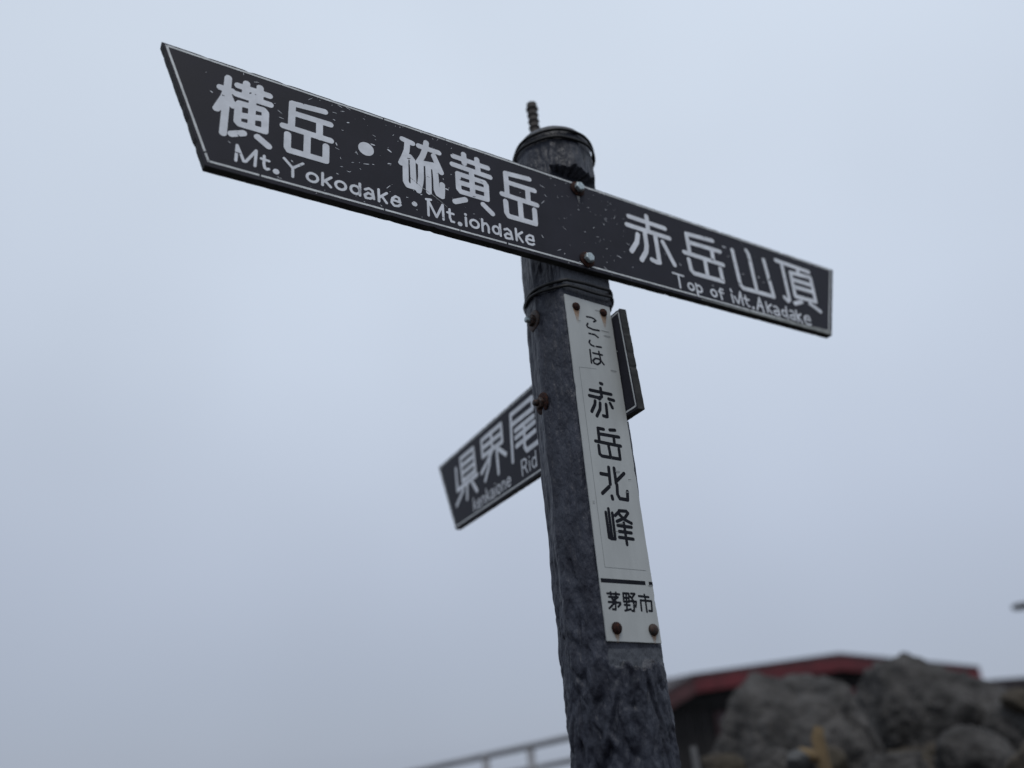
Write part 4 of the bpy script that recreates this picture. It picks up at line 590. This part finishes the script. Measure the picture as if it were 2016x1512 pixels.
# ---- lower board, crossing behind the post
bB = board_empty('sign_board', 'B', 'shorter black signboard crossing behind the post at a right angle, slanted far end')
polyB = [(-643, 433), (79, 434), (71, 613), (-731, 610.5)]
slab('board', outline_edge(polyB, 5, 0.25, 0.07, rnd), 0.013, M['face'], M['edge'], bB)
border([(-640, 439.5), (75, 440.2), (67.5, 608.5), (-722, 606.5)], 2.8, 2.0, bB, random.Random(5), lift=0.3)
letters('B', bB, M['letter'], [], 0.4, 0.05)
for z in (0.604, 0.459):
    c = Vector((0.004, 0, z))
    w = MB(); base = -0.1205      # on the far side of the post from the board
    w.lathe([(0.0175, 0.0), (0.0178, 0.0018), (0.0165, 0.0030), (0.010, 0.0032)], 26, c=(c.x, base, z)); w.build('washer', M['rust'] if z < .5 else M['darksteel'], bB, True)
    w = MB(); hexhead(w, (c.x, base - 0.0026, z), 0.0098, 0.0068, 0.1); ob = w.build('nut', M['darksteel'], bB); fix_normals(ob); bevel(ob, 0.0006)
    w = MB(); w.lathe([(0.0050, 0), (0.0050, 0.0065), (0.0040, 0.0078)], 16, c=(c.x, base - 0.0088, z)); w.build('bolt_end', M['zinc'] if z > .5 else M['darksteel'], bB, True)

# ---- pale upright plate
bP = board_empty('name_plate', 'P', 'narrow upright off-white plate with black characters and rusty nails')
polyP = [(-49.2, 102.8), (45.6, 98.8), (42.3, 626.6), (-49.6, 629)]
pl = slab('plate', outline_edge(polyP, 9, 0.18, 0.05, rnd), 0.0026, M['plate'], M['plate'], bP)
rp = random.Random(4)
nicksP = []
for _ in range(26):
    x, y = rp.uniform(-30, 30), rp.uniform(190, 600); a = rp.uniform(-1, 1); L = rp.uniform(.3, 3)
    nicksP.append(((x, y), (x + L * math.cos(a), y + L * math.sin(a)), rp.uniform(0.25, 0.6)))
letters('P', bP, M['plate_letter'], nicksP, 0.18, 0.05)
bar = DATA['misc']['bar']
sb = MB()
for a, b in ((bar[0], bar[1]), (bar[2], (45.0, bar[3][1]))):
    v = [(a[0] / 1000, -0.00018, (a[1] + 2.8) / 1000), (a[0] / 1000, -0.00018, (a[1] - 2.8) / 1000), (b[0] / 1000, -0.00018, (b[1] - 2.8) / 1000), (b[0] / 1000, -0.00018, (b[1] + 2.8) / 1000)]
    sb.add(v, [(0, 1, 2, 3)])
o = sb.build('divider_bar', M['plate_letter'], bP); fix_normals(o)
fr_ = MB(); fp = [Vector(p) for p in ((-4, 505), (-38, 502), (-37.6, 199), (36.5, 197))]
for a, b in zip(fp[:-1], fp[1:]):
    t = (b - a).normalized(); nn = Vector((-t.y, t.x)) * 0.28
    fr_.add([((p.x) / 1000, -0.00012, (p.y) / 1000) for p in (a + nn, a - nn, b - nn, b + nn)], [(0, 1, 2, 3)])
o = fr_.build('frame_line', M['engraved'], bP); fix_normals(o)
for i, (x, z) in enumerate(DATA['misc']['pbolt']):
    r = 7.2 if i < 2 else 8.2
    w = MB(); rr_ = r / 1000
    w.lathe([(rr_, 0), (rr_ * .97, rr_ * .25), (rr_ * .8, rr_ * .5), (rr_ * .5, rr_ * .66), (rr_ * .15, rr_ * .72)], 22, c=(x / 1000, -0.0001, z / 1000))
    o = w.build('nail_head', M['darksteel'] if i == 3 else M['rust'], bP, True); bevel(o, 0.0003, 1)
    stain(bP, x, z - 4, 13 if i < 2 else 12, 26 if i < 2 else 15, -0.0003, M['stain'])
# dents and lifted paint on the plate
dn = MB()
for (x, z, L, w_) in ((24, 577, 20, 1.2), (27, 569, 16, 2.6), (30, 508, 13, 2.2), (43, 545, 4, 2), (9, 340, 10, 3), (22, 310, 8, 1.6), (-26, 585, 6, .8), (2, 262, 12, .7), (-8, 250, 10, .6), (30, 330, 7, .8), (14, 613, 10, 1.6), (40, 176, 10, 2), (-43, 290, 3, 5)):
    n_ = 8; k = []
    for i in range(n_):
        th = 2 * math.pi * i / n_; k.append(((x + math.cos(th) * L / 2) / 1000, -0.0006 - 0.0006 * (math.sin(th) > 0), (z + math.sin(th) * w_ / 2) / 1000))
    dn.add(k, [tuple(range(n_))])
o = dn.build('blisters', M['plate'], bP); o['kind'] = 'stuff'; fix_normals(o)

# ---- tie wires round the post
def wire(zc, tilt, ph, rad, parent):
    mb_ = MB(); pts = []
    for k in range(120):
        a = 2 * math.pi * k / 120
        R = 0.0735 + 0.0012 * math.sin(3 * a + ph) + 0.0006 * math.sin(7 * a)
        c = math.cos(a - math.atan2(-nP.y, -nP.x))
        if zc < 0.9 and c > 0.2: R = min(R, 0.0560 / c + 0.004)
        lean = 0.006 * max(0.0, min(1.0, (zc - 0.7) / 0.25))
        pts.append((R * math.cos(a) + lean, R * math.sin(a), zc + ZC - GZ + tilt * math.cos(a - ph) + 0.0007 * math.sin(5 * a + ph)))
    mb_.tube(pts, rad, 8, closed=True)
    return mb_.build('tie_wire', M['wire'], parent, True)
wire(0.9630, 0.0015, 0.6, 0.0027, post_root)
wire(0.9480, 0.0020, 2.4, 0.0027, post_root)
wire(0.6560, 0.0030, 1.0, 0.0027, post_root)
wire(0.6470, 0.0050, 2.0, 0.0024, post_root)

# ---- ribbed bar standing behind the post
rb = MB(); c0 = Vector((0.090, 1.226, 0)) - OFF; pts = []; rad = []
z = -0.25
while z < 1.172:
    pts.append((c0.x + 0.010 * (z - 1.17) * -0.6, c0.y, z + ZC)); rad.append(0.0088 + 0.0030 * max(0, math.sin(z * 2 * math.pi / 0.0165)) ** 0.7 + (0.0012 if z > 1.158 else 0))
    z += 0.0015
rb.tube(pts, rad, 16)
rb.build('ribbed_bar', M['rebar'], post_root, True)

# ================================================================ mountain hut beyond the boulders
HY = math.radians(18); HP = Vector((2.57189, 13.76174, 0.65532 + ZC))
hut = empty('mountain_hut', (HP.x, HP.y, hgt(HP.x, HP.y)), 'low dark mountain hut with a red-edged roof behind the boulders', 'hut', HY)
hz = HP.z - hgt(HP.x, HP.y)
prof = [(-0.62, -0.275), (-0.49, -0.197), (0, 0), (2.904, 0.18), (5.876, -0.204)]
def strip(pts, th, y0, y1, m, name, zo=0.0, zt=0.0):
    V = []; n = len(pts)
    for y in (y0, y1):
        for dz in (zt, -th):
            V += [(x, y, z + hz + dz + zo) for x, z in pts]
    Fc = []
    for i in range(n - 1):
        Fc += [(i, i + 1, n + i + 1, n + i), (2 * n + i + 1, 2 * n + i, 3 * n + i, 3 * n + i + 1), (i, 2 * n + i, 2 * n + i + 1, i + 1), (n + i + 1, 3 * n + i + 1, 3 * n + i, n + i)]
    Fc += [(0, n, 3 * n, 2 * n), (n - 1, 3 * n - 1, 4 * n - 1, 2 * n - 1)]
    o = mesh_obj(name, V, Fc, m, hut); fix_normals(o); return o
strip(prof[2:], 0.235, -0.04, 0.0, M['red'], 'fascia_board', zt=0.0)
strip([(-0.62, -0.275), (-0.49, -0.197), (-0.004, -0.002)], 0.24, -0.035, 0.0, M['roof_red'], 'side_fascia')
strip(prof, 0.06, -0.05, 2.6, M['roof'], 'roof', zo=0.055)
wv = [(-0.9, 0.45), (5.3, 0.45), (5.3, 4.8), (-0.9, 4.8)]
w = MB(); w.box((-0.45, 0.45, -1.2), (5.45, 2.5, hz - 0.42)); w.build('wall', M['darkwood'], hut)
gbl = [(-0.5, -0.45), (-0.45, -0.25), (0.0, -0.05), (2.904, 0.13), (5.7, -0.23), (5.75, -0.45)]
V = [(x, 0.30, z + hz) for x, z in gbl] + [(x, 0.449, z + hz) for x, z in gbl]; n = len(gbl)
o = mesh_obj('gable', V, [tuple(range(n)), tuple(range(2 * n - 1, n - 1, -1))] + [(i, (i + 1) % n, (i + 1) % n + n, i + n) for i in range(n)], M['darkwood'], hut); fix_normals(o)
bd_i = 0
x = -0.42
while x < 5.4:                                          # upright cladding boards on the front wall
    w = MB(); w.box((x, 0.42, -0.4), (x + 0.285, 0.448, hz - 0.43)); w.build('board', M['darkwood'], hut); x += 0.30
for x in (0.5, 3.9):
    fr2 = MB()
    for a, b in (((x, .38, hz - 1.25), (x + 1.0, .42, hz - 1.19)), ((x, .38, hz - .62), (x + 1.0, .42, hz - .56)), ((x, .38, hz - 1.19), (x + .06, .42, hz - .62)), ((x + .94, .38, hz - 1.19), (x + 1.0, .42, hz - .62))): fr2.box(a, b)
    f2 = fr2.build('window', M['roof_red'], hut)
    w = MB(); w.box((x + .06, .39, hz - 1.19), (x + .94, .40, hz - .62)); w.build('pane', M['glass'], f2)
w = MB(); w.box((3.15, 0.18, hz - 0.62), (3.75, 0.45, hz - 0.36)); w.build('lamp_box', M['red'], hut)

annex = empty('hut_annex', (HP.x, HP.y, hgt(HP.x, HP.y)), 'low flat-roofed dark annex at the right end of the red-edged hut', 'building', HY)
w = MB(); w.box((5.93, -0.2, hz - 0.46), (9.2, 4.0, hz - 0.40)); w.build('roof', M['roof'], annex)
w = MB(); w.box((5.93, -0.22, hz - 0.56), (9.2, -0.18, hz - 0.462)); w.build('fascia_board', M['roof'], annex)
w = MB(); w.box((6.0, 0.1, -1.0), (9.0, 3.8, hz - 0.462)); w.build('wall', M['darkwood'], annex)
w = MB(); w.box((6.0, -0.16, hz - 0.80), (9.0, -0.10, hz - 0.66)); w.build('trim_board', M['roof_red'], annex)

# ================================================================ boulders
def ico(sub):
    bm = bmesh.new(); bmesh.ops.create_icosphere(bm, subdivisions=sub, radius=1.0)
    v = [x.co.copy() for x in bm.verts]; f = [tuple(q.index for q in p.verts) for p in bm.faces]; bm.free(); return v, f
ICO = {5: ico(5), 6: ico(6), 2: ico(2)}
def rock_verts(seed, sx, sy, sz, sub=5, planes=13, amp=0.085):
    rr = random.Random(seed); pl_ = []
    for _ in range(planes):
        n_ = Vector((rr.gauss(0, 1), rr.gauss(0, 1), rr.gauss(0, .8))).normalized(); pl_.append((n_, rr.uniform(0.55, 0.90)))
    out = []; o_ = Vector((seed * 3.1, seed * 1.7, 0))
    for d in ICO[sub][0]:
        r = 1.0
        acc = 0.0
        for n_, h in pl_:
            c = d.dot(n_)
            if c > 0.15: acc += (c / h) ** 44
        r = min(1.08, (acc + 1.0) ** (-1 / 44))
        r += amp * noise.fractal(d * 1.7 + o_, 0.9, 2.0, 6) + amp * .3 * noise.noise(d * 9 + o_) - amp * .8 * max(0, .12 - abs(noise.noise(d * 2.3 + o_ * .5))) * 4
        if sub > 2:
            q = d * 3.1 + o_
            r += 0.030 * noise.fractal(q * 1.9, 0.7, 2.1, 5) - 0.05 * max(0.0, 0.09 - abs(noise.noise(q))) * 6
            r -= 0.020 * max(0.0, 0.10 - abs(noise.noise(q * 2.2 + Vector((3, 1, 2))))) * 6
        out.append(Vector((d.x * r * sx, d.y * r * sy, d.z * r * sz)))
    return out
def boulder(name, pos, sx, sy, sz, seed, m, label, tilt=0.0, group='boulders heaped below the hut', sub=None, cat='boulder'):
    sub = sub or (6 if sx > .3 else 5)
    v = rock_verts(seed, sx, sy, sz, sub)
    R_ = Matrix.Rotation(tilt, 3, 'Y') @ Matrix.Rotation(seed * .7, 3, 'Z')
    o = mesh_obj(name, [R_ @ p for p in v], ICO[sub][1], m, smooth=True)
    o.location = Vector((pos[0], pos[1], pos[2] + ZC))
    tag(o, label, cat, group); return o

G_, B_, W_ = M['rock'], M['rock_brown'], M['rock_pale']
for a in (
 ((1.13, 4.05, -0.20), .52, .40, .41, 3, G_, 'large grey boulder with a broad rounded top, left of the biggest one', 0.22),
 ((2.06, 4.50, -0.16), .52, .42, .44, 21, G_, 'biggest grey boulder, its peak covering the right half of the red roof edge', 0.1),
 ((2.30, 4.15, -0.27), .36, .28, .27, 12, G_, 'lumpy grey boulder at the right edge below the annex', 0.0),
 ((0.83, 3.20, -0.20), .14, .12, .115, 5, G_, 'dark boulder at the foot of the broad-topped boulder, left of the ochre stake', 0.1),
 ((0.735, 3.60, -0.21), .15, .12, .09, 6, B_, 'small brownish boulder in the bottom corner nearest the signpost', 0.1),
 ((1.26, 3.25, -0.27), .21, .16, .16, 9, G_, 'grey boulder low at the bottom edge, under the biggest boulder', -0.1),
 ((1.62, 3.35, -0.25), .20, .16, .16, 10, G_, 'dark boulder at the bottom edge, right of the low grey one', 0.2),
 ((1.62, 2.90, -0.25), .13, .12, .12, 11, B_, 'brownish boulder cut off by the bottom right corner', 0.0),
 ((1.32, 3.75, -0.13), .16, .14, .14, 13, G_, 'small grey boulder wedged between the two biggest boulders', 0.3),
 ((0.845, 2.93, -0.150), .046, .045, .036, 14, W_, 'small pale grey stone just left of the ochre stake', 0.0),
 ((2.22, 3.95, -0.04), .10, .09, .06, 15, B_, 'small brown stone perched under the annex at the right edge', 0.0),
 ((1.10, 3.40, -0.20), .085, .08, .085, 16, B_, 'small brown stone right beside the ochre stake', 0.2),
):
    boulder('boulder', a[0], a[1], a[2], a[3], a[4], a[5], a[6], tilt=a[7])


# rubble filling the gaps of the heap and strewn over the summit
rub = MB(); rr = random.Random(99); base = [rock_verts(s, 1, 1, .75, 2, 9) for s in range(8)]
for _ in range(900):
    if rr.random() < .72: x, y, s = rr.gauss(1.5, .8), rr.gauss(3.9, .75), rr.uniform(.03, .13)
    else:
        a, r = rr.uniform(0, 6.28), 9 * math.sqrt(rr.random()); x, y, s = r * math.sin(a), r * math.cos(a), rr.uniform(.02, .12)
    if math.hypot(x, y) < .5 or math.hypot(x - AX.x, y - AX.y) < .3: continue
    z = hgt(x, y) + s * .25; Rz = Matrix.Rotation(rr.uniform(0, 6.28), 3, 'Z') @ Matrix.Rotation(rr.uniform(-.4, .4), 3, 'X')
    rub.add([Rz @ (p * s) + Vector((x, y, z)) for p in rr.choice(base)], ICO[2][1])
o = rub.build('rubble', M['rock_brown'], smooth=False); o['kind'] = 'stuff'; o['label'] = 'broken stones filling the gaps of the boulder heap'; o['category'] = 'rubble'

# ================================================================ stakes, railing, pole
st = empty('wooden_stake', (0.955, 3.0, hgt(.955, 3.0)), 'ochre timber stake with a short side piece in front of the boulders', 'stake')
zt = ZC - 0.055 - hgt(.955, 3.0)
w = MB(); w.tube([(0.01, 0, -0.2), (0.004, 0, zt * .6), (0.0, 0, zt - .03), (0.012, 0, zt)], [.027, .026, .025, .018], 10); w.build('stake', M['ochre'], st, True)
w = MB(); w.tube([(-0.075, -.01, zt - .075), (-0.02, 0, zt - .09), (0.0, 0, zt - .095)], [.020, .022, .022], 8); w.build('side_piece', M['ochre'], st, True)
w = MB(); w.tube([(0.58, 3.35, hgt(.58, 3.35) - .2), (0.582, 3.352, ZC - .09)], [.016, .013], 8); tag(w.build('thin_stake', M['palewood'], None, True), 'thin pale stake just right of the signpost, below the hut eave', 'stake')

rail = empty('railing', (-1.0, 7.3, hgt(-1, 7.3)), 'grey metal handrail rising to the right behind the foot of the signpost', 'railing')
ro = Vector((-1.0, 7.3, hgt(-1, 7.3)))
def rp_(x, y, z): return Vector((x, y, z + ZC)) - ro
top = [rp_(-2.8, 8.1, -.42), rp_(-1.207, 7.50, -.222), rp_(-0.487, 7.18, -.132), rp_(-0.105, 7.0, -.085), rp_(0.19, 6.8, -.046), rp_(0.62, 6.55, .0)]
w = MB(); w.tube(top, 0.026, 10); w.build('top_rail', M['rail'], rail, True)
w = MB(); w.tube([p - Vector((0, 0, .165)) for p in top], 0.022, 10); w.build('middle_rail', M['rail'], rail, True)
for (x, y, z) in ((-2.6, 8.02, -.40), (-1.10, 7.46, -.215), (-0.487, 7.18, -.145), (-0.105, 7.0, -.10), (0.45, 6.65, -.03)):
    w = MB(); b0 = rp_(x, y, z); w.tube([(b0.x, b0.y, hgt(x, y) - ro.z - .15), b0], 0.030, 10); w.build('rail_post', M['rail'], rail, True)

up_ = empty('utility_pole', (5.35, 7.75, hgt(5.35, 7.75)), 'pole with a dark crossarm whose tip pokes in at the right edge', 'pole')
gz = hgt(5.35, 7.75)
w = MB(); w.tube([(0, 0, -.3), (0, 0, ZC + 1.5 - gz)], [.07, .055], 14); w.build('pole', M['darkwood'], up_, True)
w = MB(); w.tube([(-.80, -.02, ZC + .735 - gz), (-.74, -.02, ZC + .74 - gz), (0.3, 0, ZC + .80 - gz)], [.022, .034, .030], 10); w.build('crossarm', M['darkwood'], up_, True)
